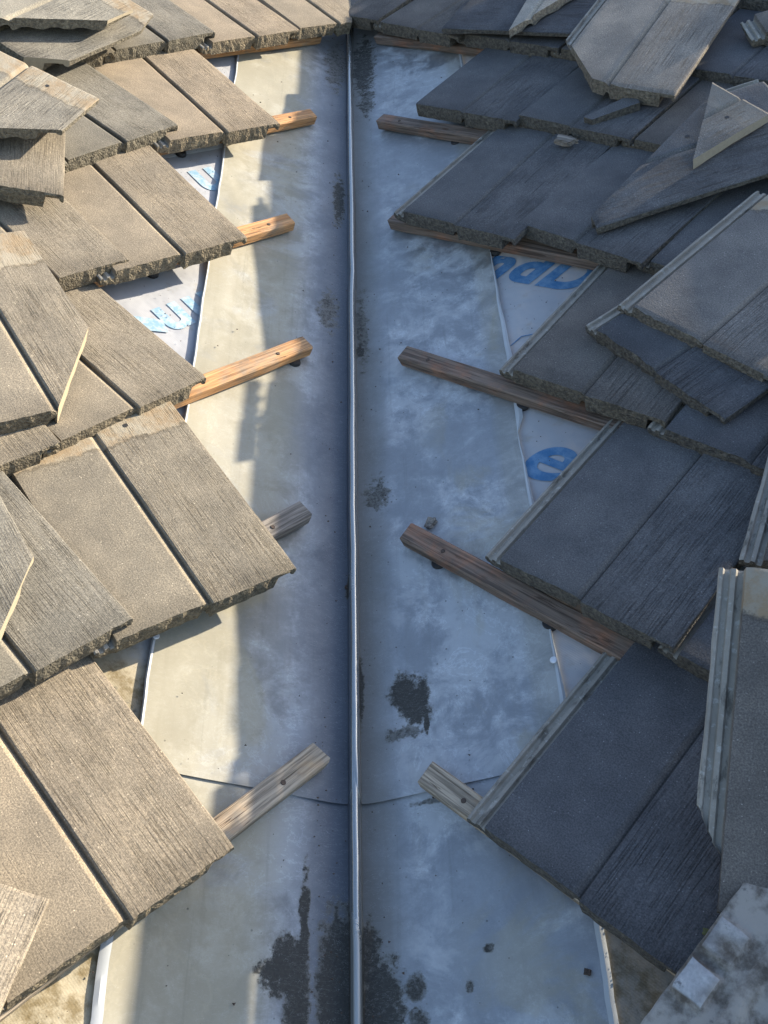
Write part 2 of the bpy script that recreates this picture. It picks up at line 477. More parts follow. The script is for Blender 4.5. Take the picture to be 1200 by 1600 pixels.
def lettering(side, text, X, v, size, rot, mat, shear=.35, bold=.006, n=.0016, mirror=False):
    cu = bpy.data.curves.new('printed_lettering', 'FONT')
    cu.body = text
    cu.size = size
    cu.shear = shear
    cu.offset = bold
    cu.space_character = 1.12
    tmp = bpy.data.objects.new('tmp_text', cu)
    COL.objects.link(tmp)
    dg = bpy.context.evaluated_depsgraph_get()
    me = bpy.data.meshes.new_from_object(tmp.evaluated_get(dg))
    bpy.data.objects.remove(tmp)
    bm = bmesh.new(); bm.from_mesh(me)
    bmesh.ops.subdivide_edges(bm, edges=[e for e in bm.edges if e.calc_length() > .02], cuts=3)
    bm.to_mesh(me); bm.free()
    a, b, nn = frame(side)
    r = Matrix.Rotation(rot, 2)
    for vv in me.vertices:
        w = r @ Vector((vv.co.x, vv.co.y))
        vv.co = a * (X + w.x) + b * (v + w.y) + nn * n
    me.materials.clear()
    return link('printed_lettering', me, [mat])

UL = [o for o in COL.objects if o.name.startswith('roof_underlay')]
for o in (lettering('R', 'undDek', -2.392, 2.935, .135, .17, INK, bold=.0062),
          lettering('R', 'e', -1.905, 2.532, .175, .06, INK, bold=.0035),):
    o.parent = UL[1]
for o in (lettering('L', 'uu', 2.083, 2.842, .140, .05, INKF, shear=.0, bold=.0045),
          lettering('L', 'u', 2.445, 3.200, .160, .0, INKF, shear=.0, bold=.005),):
    o.parent = UL[0]
# printed box outline, drawn as four thin strokes
def stroke(side, p0, p1, w, mat, parent):
    d = Vector((p1[0] - p0[0], p1[1] - p0[1])).normalized() * w / 2
    nrm = Vector((-d.y, d.x))
    pts = [(p0[0] + nrm.x - d.x, p0[1] + nrm.y - d.y), (p1[0] + nrm.x + d.x, p1[1] + nrm.y + d.y), (p1[0] - nrm.x + d.x, p1[1] - nrm.y + d.y), (p0[0] - nrm.x - d.x, p0[1] - nrm.y - d.y)]
    pts = pts[::-1]
    o = sheet('printed_outline', side, pts, .0020, mat)
    o.parent = parent
for p0, p1 in (((-2.096, 2.826), (-2.065, 2.853)), ((-2.096, 2.826), (-2.100, 2.795)), ((-2.065, 2.853), (-2.06, 2.84))):
    stroke('R', p0, p1, .0022, INK, UL[1])
# torn blue patch over the lettering on the left slope
o = sheet('blue_patch', 'L', [(2.040, 2.908), (2.088, 2.874), (2.076, 2.840), (2.030, 2.868)][::-1], .0026, INKF, thick=.0006)
o.parent = UL[0]
# the lap of the next underlay sheet up the left slope
def lap(side, X0, X1, v, parent):
    verts, faces = [], []
    N = 60
    for i in range(N + 1):
        X = X0 + (X1 - X0) * i / N
        dv = .006 * noise.noise(Vector((X * 6, 0, 0)))
        for vv, nn in ((v + dv, .0002), (v + dv, .0016), (v + .10, .0016)):
            verts.append(on_roof(side, X, vv, nn + .001))
    for i in range(N):
        for k in range(2):
            a = i * 3 + k
            faces.append((a, a + 3, a + 4, a + 1))
    o = link('underlay_lap', mesh_py('underlay_lap', verts, faces, True), [UNDER])
    o.parent = parent
lap('L', 1.4, 2.62, 3.335, UL[0])

# ------------------------------------------------------------------ valley flashing
def prof(ax, rib_h, r_w):
    """height of the pan above the plain deck line, at distance ax from the centre"""
    return 0

def flashing(y0, y1, lift, label, flare=0.0, seed=0):
    N = 150
    xs = [0, .0015, .0030, .0042, .0052, .0060, .0067, .0074, .0082, .0092, .0104, .012, .014, .018, .024, .031, .040, .050, .062, .078, .10, .13, .16, .19, .22, .25, .275, .295, .306, .3095, .3115]
    t = SP / CP / S2
    R = .045
    def zp(ax, y):
        # rounded valley bottom blending to the two slopes, with the crimped rib in the middle
        base = t * (ax if ax > R else (ax * ax + R * R) / (2 * R))
        rib = 0
        if ax < .0060:
            rib = .0190 + .0055 * (1 - (ax / .0060) ** 2) ** .5
        elif ax < .0104:
            rib = .0190 * (1 - (ax - .0060) / .0044)
        return base + rib
    verts, faces = [], []
    cols = [-x for x in xs[::-1]] + xs[1:]
    for j in range(N + 1):
        y = y0 + (y1 - y0) * j / N
        for x in cols:
            ax = abs(x)
            s = -1 if x < 0 else 1
            wv = .0022 * noise.noise(Vector((x * 7, y * 3.5, 5 + seed))) * min(1, ax / .05)
            wv += .0030 * noise.noise(Vector((s * 9, y * 9, seed))) * max(0, (ax - .22) / .09) + .004 * max(0, (ax - .25) / .06) 
            dx = 0
            if ax > .29:
                dx = s * (.0026 * noise.noise(Vector((s * 3.1, y * 13, 2 + seed))) + .0010 * noise.noise(Vector((s * 3.1, y * 41, 7)))) * (ax - .29) / .02
            if ax < .012:   # the rib wanders and has small kinks
                dx = .0024 * noise.noise(Vector((0, y * 2.2, 9 + seed))) + .0022 * max(0, 1 - abs(y - 3.62) / .07) + .0010 * noise.noise(Vector((0, y * 11, 1)))
                if y > 3.4:
                    dx += .0015 * sin((y - 3.4) * 4) * (1 - ax / .02)
            z = zp(ax, y) + y * t + lift + wv + .003
            if flare and y < y0 + .05:
                z += flare * (1 - (y - y0) / .05) ** 2 * (.3 + min(1, ax / .1) * (.5 + .8 * noise.noise(Vector((x * 8, 1, 1)))))
            yy = y
            if j == 0:
                yy = y + .006 * noise.noise(Vector((x * 5, 2, seed))) - .004 * (ax / .3) + .006 * min(1, ax / .3) + (.02 * max(0, 1 - ax / .010) if flare else 0)
            verts.append((x + dx, yy, z))
    C = len(cols)
    for j in range(N):
        for i in range(C - 1):
            a = j * C + i
            faces.append((a, a + 1, a + C + 1, a + C))
    me = mesh_py('pan', verts, faces, True)
    e = bpy.data.objects.new('valley_flashing', None)
    COL.objects.link(e)
    e.location = (0, (y0 + y1) / 2, 0)
    inv = Matrix.Translation(-e.location)
    tag(e, label, 'flashing', 'overlapping lengths of valley flashing')
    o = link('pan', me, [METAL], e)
    o.matrix_parent_inverse = inv
    md = o.modifiers.new('sheet', 'SOLIDIFY'); md.thickness = .0011; md.offset = -1
    md = o.modifiers.new('crisp', 'EDGE_SPLIT'); md.split_angle = radians(38)
    # returned hem down each edge: a narrow bright strip folded out and up
    for s in (-1, 1):
        hv, hf = [], []
        rows = 0
        for j in range(N + 1):
            y = y0 + (y1 - y0) * j / N
            edge = verts[j * C + (0 if s < 0 else C - 1)]
            k = .5 + .5 * noise.noise(Vector((s * 5, y * 3.2, 4 + seed)))
            wid = (.0035 + .010 * max(0, k)) if s > 0 else (.002 + .007 * max(0, k))
            if s < 0 and y < 2.40: wid = .014
            if s > 0 and y < 2.40: wid = .012
            if s > 0 and y > 2.43:
                for ya, yb in ((3.09, 3.62), (2.72, 3.07), (2.40, 2.70)):
                    if ya < y < yb:
                        wid = .0015 + .0125 * min(1, (yb - y) / (yb - ya) * 1.15)
            w2 = .0009 * noise.noise(Vector((s, y * 30, 3)))
            ex, ey, ez = edge
            drop = .0085 * k + .003
            hv += [(ex, ey, ez + .0004), (ex + s * wid * .5, ey, ez + t * wid * .5 + .0012 + w2), (ex + s * wid, ey, ez + t * wid - drop * .2 + w2), (ex + s * wid * .9, ey, ez + t * wid - drop)]
        for j in range(N):
            for i in range(3):
                a = j * 4 + i
                f = (a, a + 1, a + 5, a + 4)
                hf.append(f if s > 0 else f[::-1])
        h = link('hem', mesh_py('hem', hv, hf, True), [HEM], e)
        h.matrix_parent_inverse = inv
        md = h.modifiers.new('crisp', 'EDGE_SPLIT'); md.split_angle = radians(25)
    return e

flashing(1.2, 2.60, 0, 'lower galvanised valley flashing with dark grimy stains, tucked under the longer upper length', 0, 3)
flashing(2.432, 7.4, .0042, 'long upper galvanised valley flashing lapped over the lower one, reaching the top of the photo', .0012, 0)

# ------------------------------------------------------------------ battens
def batten(side, q, length, label, mat, h=.024, w=.038, ragged=.004, seed=0, direction=-1, extra=None):
    """q: (X of free end, v of lower edge, n of underside, yaw); runs away from the valley"""
    rnd = random.Random(seed)
    NL, bm = 26, bmesh.new()
    ring = [(0, .0015), (.0015, 0), (w - .0015, 0), (w, .0015), (w, h - .003), (w - .003, h), (.003, h), (0, h - .003)]
    rows = []
    for i in range(NL + 1):
        s = (i / NL) ** 1.5 * length
        row = []
        for k, (y, z) in enumerate(ring):
            jx = ragged * (rnd.random() - .5) * 2 if i == 0 else 0
            jx += .35 * (z - h) * -1 * .3 if i == 0 else 0
            y2 = y + .0011 * noise.noise(Vector((s * 11, k * 3, seed)))
            z2 = z + .0009 * noise.noise(Vector((s * 15, k * 3 + 9, seed)))
            row.append(bm.verts.new((direction * (s + jx) * -1 * -1, y2, z2)))
        rows.append(row)
    m = len(ring)
    for i in range(NL):
        for k in range(m):
            bm.faces.new((rows[i][k], rows[i][(k + 1) % m], rows[i + 1][(k + 1) % m], rows[i + 1][k]))
    bm.faces.new(rows[0][::-1]); bm.faces.new(rows[-1])
    bmesh.ops.recalc_face_normals(bm, faces=bm.faces)
    me = bpy.data.meshes.new('batten'); bm.to_mesh(me); bm.free()
    o = link('batten', me, [mat])
    o.matrix_world = pose(side, [q[0], q[1], q[2], q[3], 0, 0])
    o.parent = ROOF[side]
    if label:
        for kx in (.06 + .03 * rnd.random(),):
            nb_ = bmesh.new()
            bmesh.ops.create_cone(nb_, cap_ends=True, segments=14, radius1=.0042, radius2=.0036, depth=.0014)
            for vv in nb_.verts:
                vv.co += Vector((direction * kx, w * (.35 + .3 * rnd.random() * 0 + .1), h + .0006))
            nm = bpy.data.meshes.new('nail_head'); nb_.to_mesh(nm); nb_.free()
            link('nail_head', nm, [RUSTY], o)
    return tag(o, label)

BH = .012
BT = [
 ('L', (1.722, 1.952, BH, .0), WOOD_PALE, 'pale weathered batten with a splintered end, lowest one on the left slope', 11),
 ('L', (2.008, 2.318, BH, .0), WOOD_GREY, 'short grey batten end showing beside the large bare tile on the left slope', 12),
 ('L', (2.302, 2.652, BH, -.006), WOOD_FRESH, 'long fresh orange batten on the left slope, third from the bottom', 13),
 ('L', (2.548, 2.995, BH, .0), WOOD_FRESH, 'fresh pine batten end half in shadow, fourth from the bottom on the left slope', 14),
 ('L', (2.920, 3.335, BH, .0), WOOD_FRESH, 'pale batten end in sun and shade, fifth from the bottom on the left slope', 15),
 ('L', (3.238, 3.672, BH, .0), WOOD_FRESH, 'thin strip of batten under the topmost left course of tiles', 16),
 ('R', (-1.655, 1.960, BH, .0), WOOD_PALE, 'brown weathered batten with a squared end, lowest one on the right slope', 21),
 ('R', (-1.966, 2.285, BH, .01), WOOD_RED, 'dark reddish batten with a splinter behind its end on the right slope', 22),
 ('R', (-2.270, 2.637, BH, .08), WOOD_RED, 'long brown batten crossing the bright hem, third from the bottom on the right slope', 23),
 ('R', (-2.600, 2.985, BH, .115), WOOD_RED, 'thin red batten right under the tile butts above the blue lettering', 24),
 ('R', (-2.926, 3.314, BH, .08), WOOD_RED, 'reddish batten end standing clear below the second right course from the top', 25),
 ('R', (-3.252, 3.675, BH, .06), WOOD_RED, 'dark red batten under the topmost right course of tiles', 26),
]
for i, (sd_, q_, mt_, lb_, se_) in enumerate(BT):
    batten(sd_, q_, 1.5, lb_, mt_, seed=se_, direction=-1 if sd_ == 'L' else 1, ragged=.006 if i in (0,) else .0025)
for k in (6, 7):
    for s_ in 'LR':
        batten(s_, ((3.55 + .315 * (k - 6)) * (1 if s_ == 'L' else -1), 1.952 + .343 * k, BH, 0), 2.2, None, WOOD_RED, seed=k, direction=-1 if s_ == 'L' else 1)

# ------------------------------------------------------------------ concrete tiles
def tile_xs():
    P = []   # (x, top, bottom)
    P += [(-LIP, -.0125, -.019), (-LIP + .002, -.0105, -.020), (-LIP + .006, -.0100, -.021), (-LIP + .008, -.0155, -.022), (-LIP + .014, -.0158, -.0225),
          (-LIP + .016, -.0105, -.0225), (-LIP + .022, -.0102, -.0225), (-LIP + .0245, -.0160, -.0225), (-.003, -.0160, -.024), (-.0012, -.006, -.025)]
    n1 = 14
    for i in range(n1 + 1):
        x = i / n1 * (TA - .018)
        foot = .5 + .5 * cos(x / .036 * 2 * pi)
        b = -.0205 - .006 * foot ** 2
        P.append((x, -.0006 if i == 0 else 0, b))
    P += [(TA - .013, -.0002, -.0185), (TA - .009, -.0022, -.0165), (TA - .005, -.0052, -.0165), (TA - .0022, -.0072, -.0200), (TA - .0006, -.0070, -.0265), (TA + .0008, -.0005, -.0285), (TA + .003, .0012, -.0285)]
    n2 = 12
    for i in range(1, n2 + 1):
        x = TA + .003 + i / n2 * (TB - .048)
        foot = .5 + .5 * cos((x - TA) / .036 * 2 * pi)
        P.append((x, .0014, -.0205 - .0065 * foot ** 2))
    P += [(TW - .038, .0014, -.0225), (TW - .034, .0014, -.0080), (TW - .020, .0014, -.0072), (TW - .009, .0013, -.0082), (TW - .0065, .0012, -.0125), (TW - .0015, .0004, -.0135), (TW, -.0012, -.0115)]
    return P
PROFILE = tile_xs()

def tile_mesh(seed, length=TL, lip=True, cuts=(), off=(0, 0), rag=1.0, lip_from=0.0, flipdetail=False):
    """cuts: ((x0,y0),(x1,y1), kind) keeps what lies left of the line; coordinates after the offset"""
    rnd = random.Random(seed)
    P = [p for p in PROFILE if lip or p[0] >= 0]
    ys = [0, .0035, .009, .02]
    k = 13
    ys += [.02 + (length - .03) * i / k for i in range(1, k + 1)] + [length - .004, length]
    if lip_from:
        ys = sorted(ys + [lip_from - .052, lip_from - .04, lip_from - .028, lip_from - .016, lip_from - .006, lip_from])
    bm = bmesh.new()
    nx, ny = len(P), len(ys)
    top, bot = [], []
    wob = seed * 7.13
    zv = lambda x, y: .0011 * noise.noise(Vector((x * 9 + wob, y * 7, 0)))
    for j, y in enumerate(ys):
        rt, rb = [], []
        for i, (x, zt, zb) in enumerate(P):
            dy = 0
            if y < .003:
                front = -.006 if x > TA else 0
                dy = front + rag * (.0013 * noise.noise(Vector((x * 50, wob, 1))) + .0013 * noise.noise(Vector((x * 190, wob, 2))))
            elif y < .02:
                dy = (-.006 if x > TA else 0) * .6 * (1 - y / .02)
            if y > length - .002:
                dy = .0012 * noise.noise(Vector((x * 60, wob, 5)))
            e = 0
            if y < .003:
                e = -.0014 - rag * .0030 * max(0, noise.noise(Vector((x * 80, wob, 3))) - .15)
            elif y < .006:
                e = -.0004
            if y > length - .003: e = -.001
            th = 1.0 - .22 * (y / length) + .38 * max(0, 1 - y / .09) ** .7
            zq = zb
            if y < .05 and -.0285 < zb < -.0195 and x > -.001:
                zq = zb + (-.0262 - zb) * min(1, (.05 - y) / .02)
            jx = 0
            if x == -LIP:
                jx = .0008 * noise.noise(Vector((y * 60, wob, 4))) * 2
            if x == TW:
                jx = .0012 * noise.noise(Vector((y * 50, wob, 6))) * rag
            xx = x
            if x < 0 and y < lip_from:       # broken-off lip
                f_ = max(0, min(1, (y - lip_from + .05) / .05)) ** .6
                xx = max(x, -.0016 - f_ * LIP * .85 + .004 * noise.noise(Vector((y * 130, wob, 2)))) if y > lip_from - .056 else max(x, -.0014)
            rt.append(bm.verts.new((xx + jx, y + dy, zt + e + zv(x, y))))
            rb.append(bm.verts.new((xx + jx, y + dy + (.0015 if y < .003 else 0), zq * th + zv(x, y) + rag * .0012 * noise.noise(Vector((x * 70, y * 40, wob))))))
        top.append(rt); bot.append(rb)
    for j in range(ny - 1):
        for i in range(nx - 1):
            f = bm.faces.new((top[j][i], top[j][i + 1], top[j + 1][i + 1], top[j + 1][i])); f.material_index = 0
            f = bm.faces.new((bot[j][i], bot[j + 1][i], bot[j + 1][i + 1], bot[j][i + 1])); f.material_index = 1
    for j in range(ny - 1):
        f = bm.faces.new((top[j][0], top[j + 1][0], bot[j + 1][0], bot[j][0])); f.material_index = 1
        f = bm.faces.new((top[j][-1], bot[j][-1], bot[j + 1][-1], top[j + 1][-1])); f.material_index = 1
    # butt and head faces with intermediate levels so that the butt is rough
    for row, inv in ((0, False), (ny - 1, True)):
        prev = top[row]
        for lv in (1, 2):
            cur = []
            for i in range(nx):
                a, b = top[row][i].co, bot[row][i].co
                p = a.lerp(b, lv / 3)
                p.y += rag * (.0022 * noise.noise(Vector((p.x * 150, p.z * 220, wob))) + (-.001 if not inv else 0))
                cur.append(bm.verts.new(p))
            for i in range(nx - 1):
                q = (prev[i], cur[i], cur[i + 1], prev[i + 1])
                f = bm.faces.new(q[::-1] if inv else q); f.material_index = 1
            f = bm.faces.new((prev[0], cur[0], bot[row][0])) if False else None
            prev = cur
            if lv == 1: c1 = cur
            else: c2 = cur
        for i in range(nx - 1):
            q = (prev[i], bot[row][i], bot[row][i + 1], prev[i + 1])
            f = bm.faces.new(q[::-1] if inv else q); f.material_index = 1
        for e_ in (0, nx - 1):    # close the slivers at the sides
            q = (top[row][e_], c1[e_], c2[e_], bot[row][e_])
            ok = (inv == (e_ != 0))
            f = bm.faces.new(q if ok else q[::-1]); f.material_index = 1
    for (x0, y0), (x1, y1), kind in cuts:
        x0 += off[0]; x1 += off[0]; y0 += off[1]; y1 += off[1]
        d = Vector((x1 - x0, y1 - y0, 0)).normalized()
        nrm = Vector((d.y, -d.x, 0))      # points to the right: removed
        geom = bm.verts[:] + bm.edges[:] + bm.faces[:]
        r = bmesh.ops.bisect_plane(bm, geom=geom, dist=1e-6, plane_co=(x0, y0, 0), plane_no=nrm, clear_outer=True)
        edges = [g for g in r['geom_cut'] if isinstance(g, bmesh.types.BMEdge)]
        try:
            nf = bmesh.ops.triangle_fill(bm, use_beauty=True, edges=edges)['geom']
            for f in nf:
                if isinstance(f, bmesh.types.BMFace):
                    f.material_index = 2 if kind == 'saw' else 1
        except Exception:
            pass
    if cuts:
        bmesh.ops.recalc_face_normals(bm, faces=bm.faces)
    me = bpy.data.meshes.new('roof_tile'); bm.to_mesh(me); bm.free()
    return me

TILE_GROUP = 'interlocking concrete roof tiles'
def tile(side, q, label, color, head=0.0, seed=1, name='roof_tile', local=None, off=(0, 0), flip=False, **k):
    me = tile_mesh(seed, off=off, **k)
    o = link(name, me, [COAT, CORE, CUT])
    m = pose(side, q)
    if local is not None:
        m = m @ local
    m = m @ Matrix.Translation((-off[0], -off[1], 0))
    o.matrix_world = m
    o.color = (*color, head)
    if name == 'roof_tile':
        o.parent = ROOF[side]
    return tag(o, label)

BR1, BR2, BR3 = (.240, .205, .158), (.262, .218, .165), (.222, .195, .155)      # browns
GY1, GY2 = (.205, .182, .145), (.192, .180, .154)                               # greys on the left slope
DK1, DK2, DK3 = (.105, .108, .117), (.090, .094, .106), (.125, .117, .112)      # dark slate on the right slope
FIT = {
  'A1': [1.1995, 1.9547, 0.0819, -0.0435, -0.0703, 0.0149],
  'B1': [1.5609, 2.2743, 0.0825, -0.1368, -0.0637, -0.0264],
  'B2': [1.2776, 2.2894, 0.1056, 0.005, -0.0737, 0.0082],
  'C1': [1.7009, 2.6387, 0.0796, 0.0637, -0.0807, 0.0156],
  'D1': [2.0254, 2.9605, 0.0821, -0.0539, -0.0643, -0.0351],
  'D2': [1.7503, 2.9835, 0.0873, -0.005, -0.0671, 0.0018],
  'E1': [2.4017, 3.2983, 0.0819, -0.0657, -0.0638, -0.0227],
  'E2': [2.1297, 3.2896, 0.0903, 0.1408, -0.0619, -0.0147],
  'F0': [3.1196, 3.6566, 0.0821, -0.0023, -0.066, -0.0112],
  'F1': [2.7889, 3.6392, 0.0821, 0.0283, -0.066, -0.0078],
  'F2': [2.4909, 3.6447, 0.0902, 0.0562, -0.0661, -0.0236],
  'A1r': [-1.5198, 1.9582, 0.0735, -0.0091, -0.0878, -0.061],
  'B1r': [-1.7602, 2.3203, 0.0807, 0.0049, -0.073, -0.0564],
  'C1r': [-1.9967, 2.6807, 0.0817, 0.0523, -0.0756, -0.0166],
  'D1r': [-2.5352, 2.9857, 0.0824, 0.0405, -0.0623, -0.0212],
  'D2r': [-2.2471, 3.045, 0.0878, -0.0492, -0.066, -0.0136],
  'E1r': [-2.8078, 3.3606, 0.0816, 0.0528, -0.0732, -0.0004],
  'E2r': [-2.4983, 3.3925, 0.086, -0.0085, -0.066, -0.0029],
  'F1r': [-3.2151, 3.6813, 0.0819, -0.0443, -0.066, -0.0082],
}
LOOSE = {
  'C3': ([1.7163, 2.6737, 0.115, -0.1571, -0.03, 0.0], [(0.0255, 0.4955), (0.0865, 0.4679), (0.1267, 0.452), (0.1272, 0.168), (-0.0031, -0.0021), (-0.1114, -0.0367), (-0.1771, -0.0556)]),
  'T1a': ([2.2024, 3.6434, 0.19, -1.1956, 0.02, 0.0], [(-0.0602, -0.0789), (0.1239, 0.1857), (0.1292, 0.2817), (0.0687, 0.3098), (0.0011, 0.3159), (-0.1556, 0.0379)]),
  'T1b': ([2.1942, 3.5815, 0.14, -1.2654, 0.02, 0.0], [(-0.122, -0.0462), (-0.0504, -0.0089), (0.0, 0.0), (0.0647, 0.0823), (0.0651, 0.3416), (0.0436, 0.4026), (0.0191, 0.4297), (-0.0451, 0.4181), (-0.1117, 0.4147), (-0.2626, 0.1033)]),
  'T2': ([2.0432, 3.4109, 0.19, -1.0865, 0.05, 0.0], [(-0.1397, 0.1073), (-0.0682, 0.1098), (-0.0014, 0.1134), (0.1445, 0.1136), (0.1506, 0.0947), (0.1497, 0.0417), (0.1498, -0.0086), (0.1382, -0.0517), (0.0702, -0.113), (0.0274, -0.1524)]),
  'T3': ([2.0251, 3.1462, 0.13, -0.5803, 0.0, 0.0], [(-0.203, 0.2408), (0.0013, 0.277), (0.0005, 0.2402), (-0.0, -0.0), (-0.0594, -0.0059), (-0.1177, -0.0036), (-0.1856, -0.0065)]),
  'B3': ([1.5211, 2.4305, 0.135, -0.1527, -0.05, 0.0], [(-0.0002, 0.2724), (-0.0002, 0.1221), (0.0, 0.0), (-0.0433, -0.0492), (-0.054, -0.0621), (-0.0899, -0.1037), (-0.1656, -0.1723)]),
  'A3': ([1.2848, 2.011, 0.135, -0.9774, -0.03, 0.0], [(-0.1049, 0.0001), (-0.0, 0.0), (-0.0002, -0.1241), (-0.0081, -0.1918)]),
  'R1': ([-2.3111, 3.5068, 0.128, 0.1484, 0.02, 0.08], [(-0.1876, 0.1591), (-0.1647, 0.1283), (-0.119, 0.0733), (-0.05, 0.0116), (-0.0, 0.0), (0.1521, 0.0119), (0.1673, 0.3672), (0.1683, 0.471), (-0.2254, 0.4011), (-0.1695, 0.3155)]),
  'R2': ([-1.9769, 3.2954, 0.137, -0.4189, 0.0, 0.0], [(-0.2181, 0.2125), (-0.0262, 0.211), (-0.0163, 0.1952), (-0.0, 0.0)]),
  'R3': ([-2.097, 3.2671, 0.112, -0.6894, 0.0, 0.0], [(0.1137, -0.1277), (0.1821, -0.1276), (0.1866, 0.086), (0.1903, 0.2055), (-0.1807, 0.2896), (-0.1811, 0.3631), (-0.1491, 0.2038), (-0.0899, 0.1003), (-0.0005, -0.0138)]),
  'R4': ([-1.8574, 2.8763, 0.128, -0.1265, -0.05, 0.05], [(-0.0312, 0.0385), (-0.0, 0.0), (0.144, 0.0144), (-0.0316, 0.4064), (0.1556, 0.0076), (0.2629, 0.0255)]),
  'R5': ([-1.8976, 2.8172, 0.107, -0.2618, -0.06, 0.02], [(-0.0245, 0.0032), (-0.0, 0.0), (0.1359, -0.0184), (0.297, -0.0356), (0.3065, 0.1029)]),
  'R6': ([-1.4311, 2.4865, 0.13, 0.2836, 0.0, 0.0], [(-0.0071, 0.0332), (-0.0018, -0.0039), (0.0364, -0.0212), (-0.0055, 0.1892)]),
  'R7': ([-1.2151, 2.0254, 0.15, 0.4276, 0.25, 0.0], [(-0.0342, 0.417), (-0.0001, 0.4204), (0.0041, 0.0009), (-0.0345, 0.1191), (-0.01, 0.0867), (0.0532, -0.0021)]),
  'R8': ([-1.2136, 1.9848, 0.16, -1.6406, 0.0, 0.0], [(-0.0, -0.0), (0.1128, -0.0001), (0.0403, 0.0188), (-0.0585, 0.0461), (0.024, 0.0967)]),
  'R9': ([-2.3225, 3.4106, 0.1, -0.7156, 0.0, 0.0], [(-0.0, 0.0), (0.0208, 0.0139), (0.0122, 0.1288), (-0.0347, 0.1283)]),
  'Fr2': ([-2.9341, 3.6467, 0.113, 0.1527, 0.0, 0.0], [(-0.0, 0.0), (0.3539, 0.0163), (0.5154, 0.0267), (0.2918, 0.2253), (-0.0031, 0.2182)]),
  'Fr3': ([-2.6987, 3.638, 0.14, 0.2182, 0.0, 0.0], [(-0.0, -0.0), (0.057, 0.0996), (0.0967, 0.1785), (-0.0144, 0.1824), (-0.0106, 0.117)]),
}


def orient(a, b, inside, kind):
    cr = (b[0] - a[0]) * (inside[1] - a[1]) - (b[1] - a[1]) * (inside[0] - a[0])
    return (a, b, kind) if cr > 0 else (b, a, kind)

def vclip(side, q, off=(0, 0), gap=.012, xs=-1):
    """cut line along the valley, in the tile's own coordinates"""
    m = pose(side, q).inverted()
    x = gap if side == 'R' else -gap
    p0, p1 = m @ plan(x, q_y(side, q) - .6, 0), m @ plan(x, q_y(side, q) + .8, 0)
    return orient((p0.x, p0.y), (p1.x, p1.y), (.02, .02) if side == 'L' else (TW - .02, .02), 'saw')
def q_y(side, q):
    return (pose(side, q).translation).y

def inst(side, key, label, color, seed, **k):
    q = list(FIT[key]); q[4] -= .014
    tile(side, q, label, color, seed=seed, **k)

# left slope, courses from the bottom up
inst('L', 'A1', 'brown tile with a strongly broomed right half, lowest full tile on the left slope', BR1, 1)
inst('L', 'B1', 'large grey-brown tile with a bare tan head strip and nail hole, corner over the flashing', GY1, 2, head=1.0)
inst('L', 'B2', 'grey broomed tile overlapping the left side of the tile with the tan head strip', GY2, 3, head=.0)
inst('L', 'C1', 'tan broomed tile whose corner rests on the long fresh orange batten', BR3, 4)
inst('L', 'D1', 'light brown tile at the valley edge of the third left course from the top', BR1, 5)
inst('L', 'D2', 'grey-brown broomed tile lapping the light brown one, hole showing under its front corner', BR3, 6)
inst('L', 'E1', 'sandy tan tile at the valley edge of the second left course from the top', BR2, 7)
inst('L', 'E2', 'cool grey tile beside the sandy tan one in the second left course from the top', GY2, 8)
inst('L', 'F1', 'tan tile in the topmost left course, its lip showing beside the grey tile', BR2, 9)
inst('L', 'F2', 'grey tile in the topmost left course, left of the tan tile', GY2, 10)
qf = list(FIT['F0'])
tile('L', qf, 'brown tile cut along the valley rib at the right end of the topmost left course', BR1, seed=11, cuts=[vclip('L', qf)])

P_ = .3215
def fill(side, key, steps, color, seeds, labels, n=.084, dv=0, base=None, cut=None):
    q0 = list(base or FIT[key])
    for i, (st, lb) in enumerate(zip(steps, labels)):
        q = list(q0)
        d = P_ * st * (-1 if side == 'L' else 1)
        q[0] += d; q[1] += dv; q[2] = n; q[3] = 0.006 * ((seeds + i) % 3 - 1); q[4] = -.084; q[5] = -.006
        tile(side, q, lb, color[i % len(color)], seed=seeds + i)

fill('L', 'A1', [1, 2], [GY1, BR1], 20, ['brown tile almost hidden under the loose pale offcut in the bottom left corner', 'brown tile beyond the left edge of the photo, lowest left course'])
fill('L', 'B2', [1], [GY1], 24, ['grey tile at the left edge, partly under the pointed offcut, gap under its corner'], n=.088)
fill('L', 'C1', [1, 2], [BR3, GY1], 27, ['tile under the big diagonal-cut tile, only its rough butt showing at the left edge', 'hidden tile of the third left course beyond the photo edge'])
fill('L', 'D2', [1, 2], [BR2, BR1], 30, ['tan grooved tile at the left edge, below the loose tile with the broken butt', 'tile beyond the left edge in the course above the diagonal-cut tile'])
fill('L', 'E2', [1, 2], [GY2, BR3], 33, ['tile under the two loose offcuts at the upper left edge', 'tile beyond the upper left edge of the photo, second course from the top'], n=.086)
fill('L', 'F2', [1, 2], [GY1, BR3], 36, ['tile under the cut pieces in the top left corner', 'tile beyond the top left corner of the photo'], n=.086)

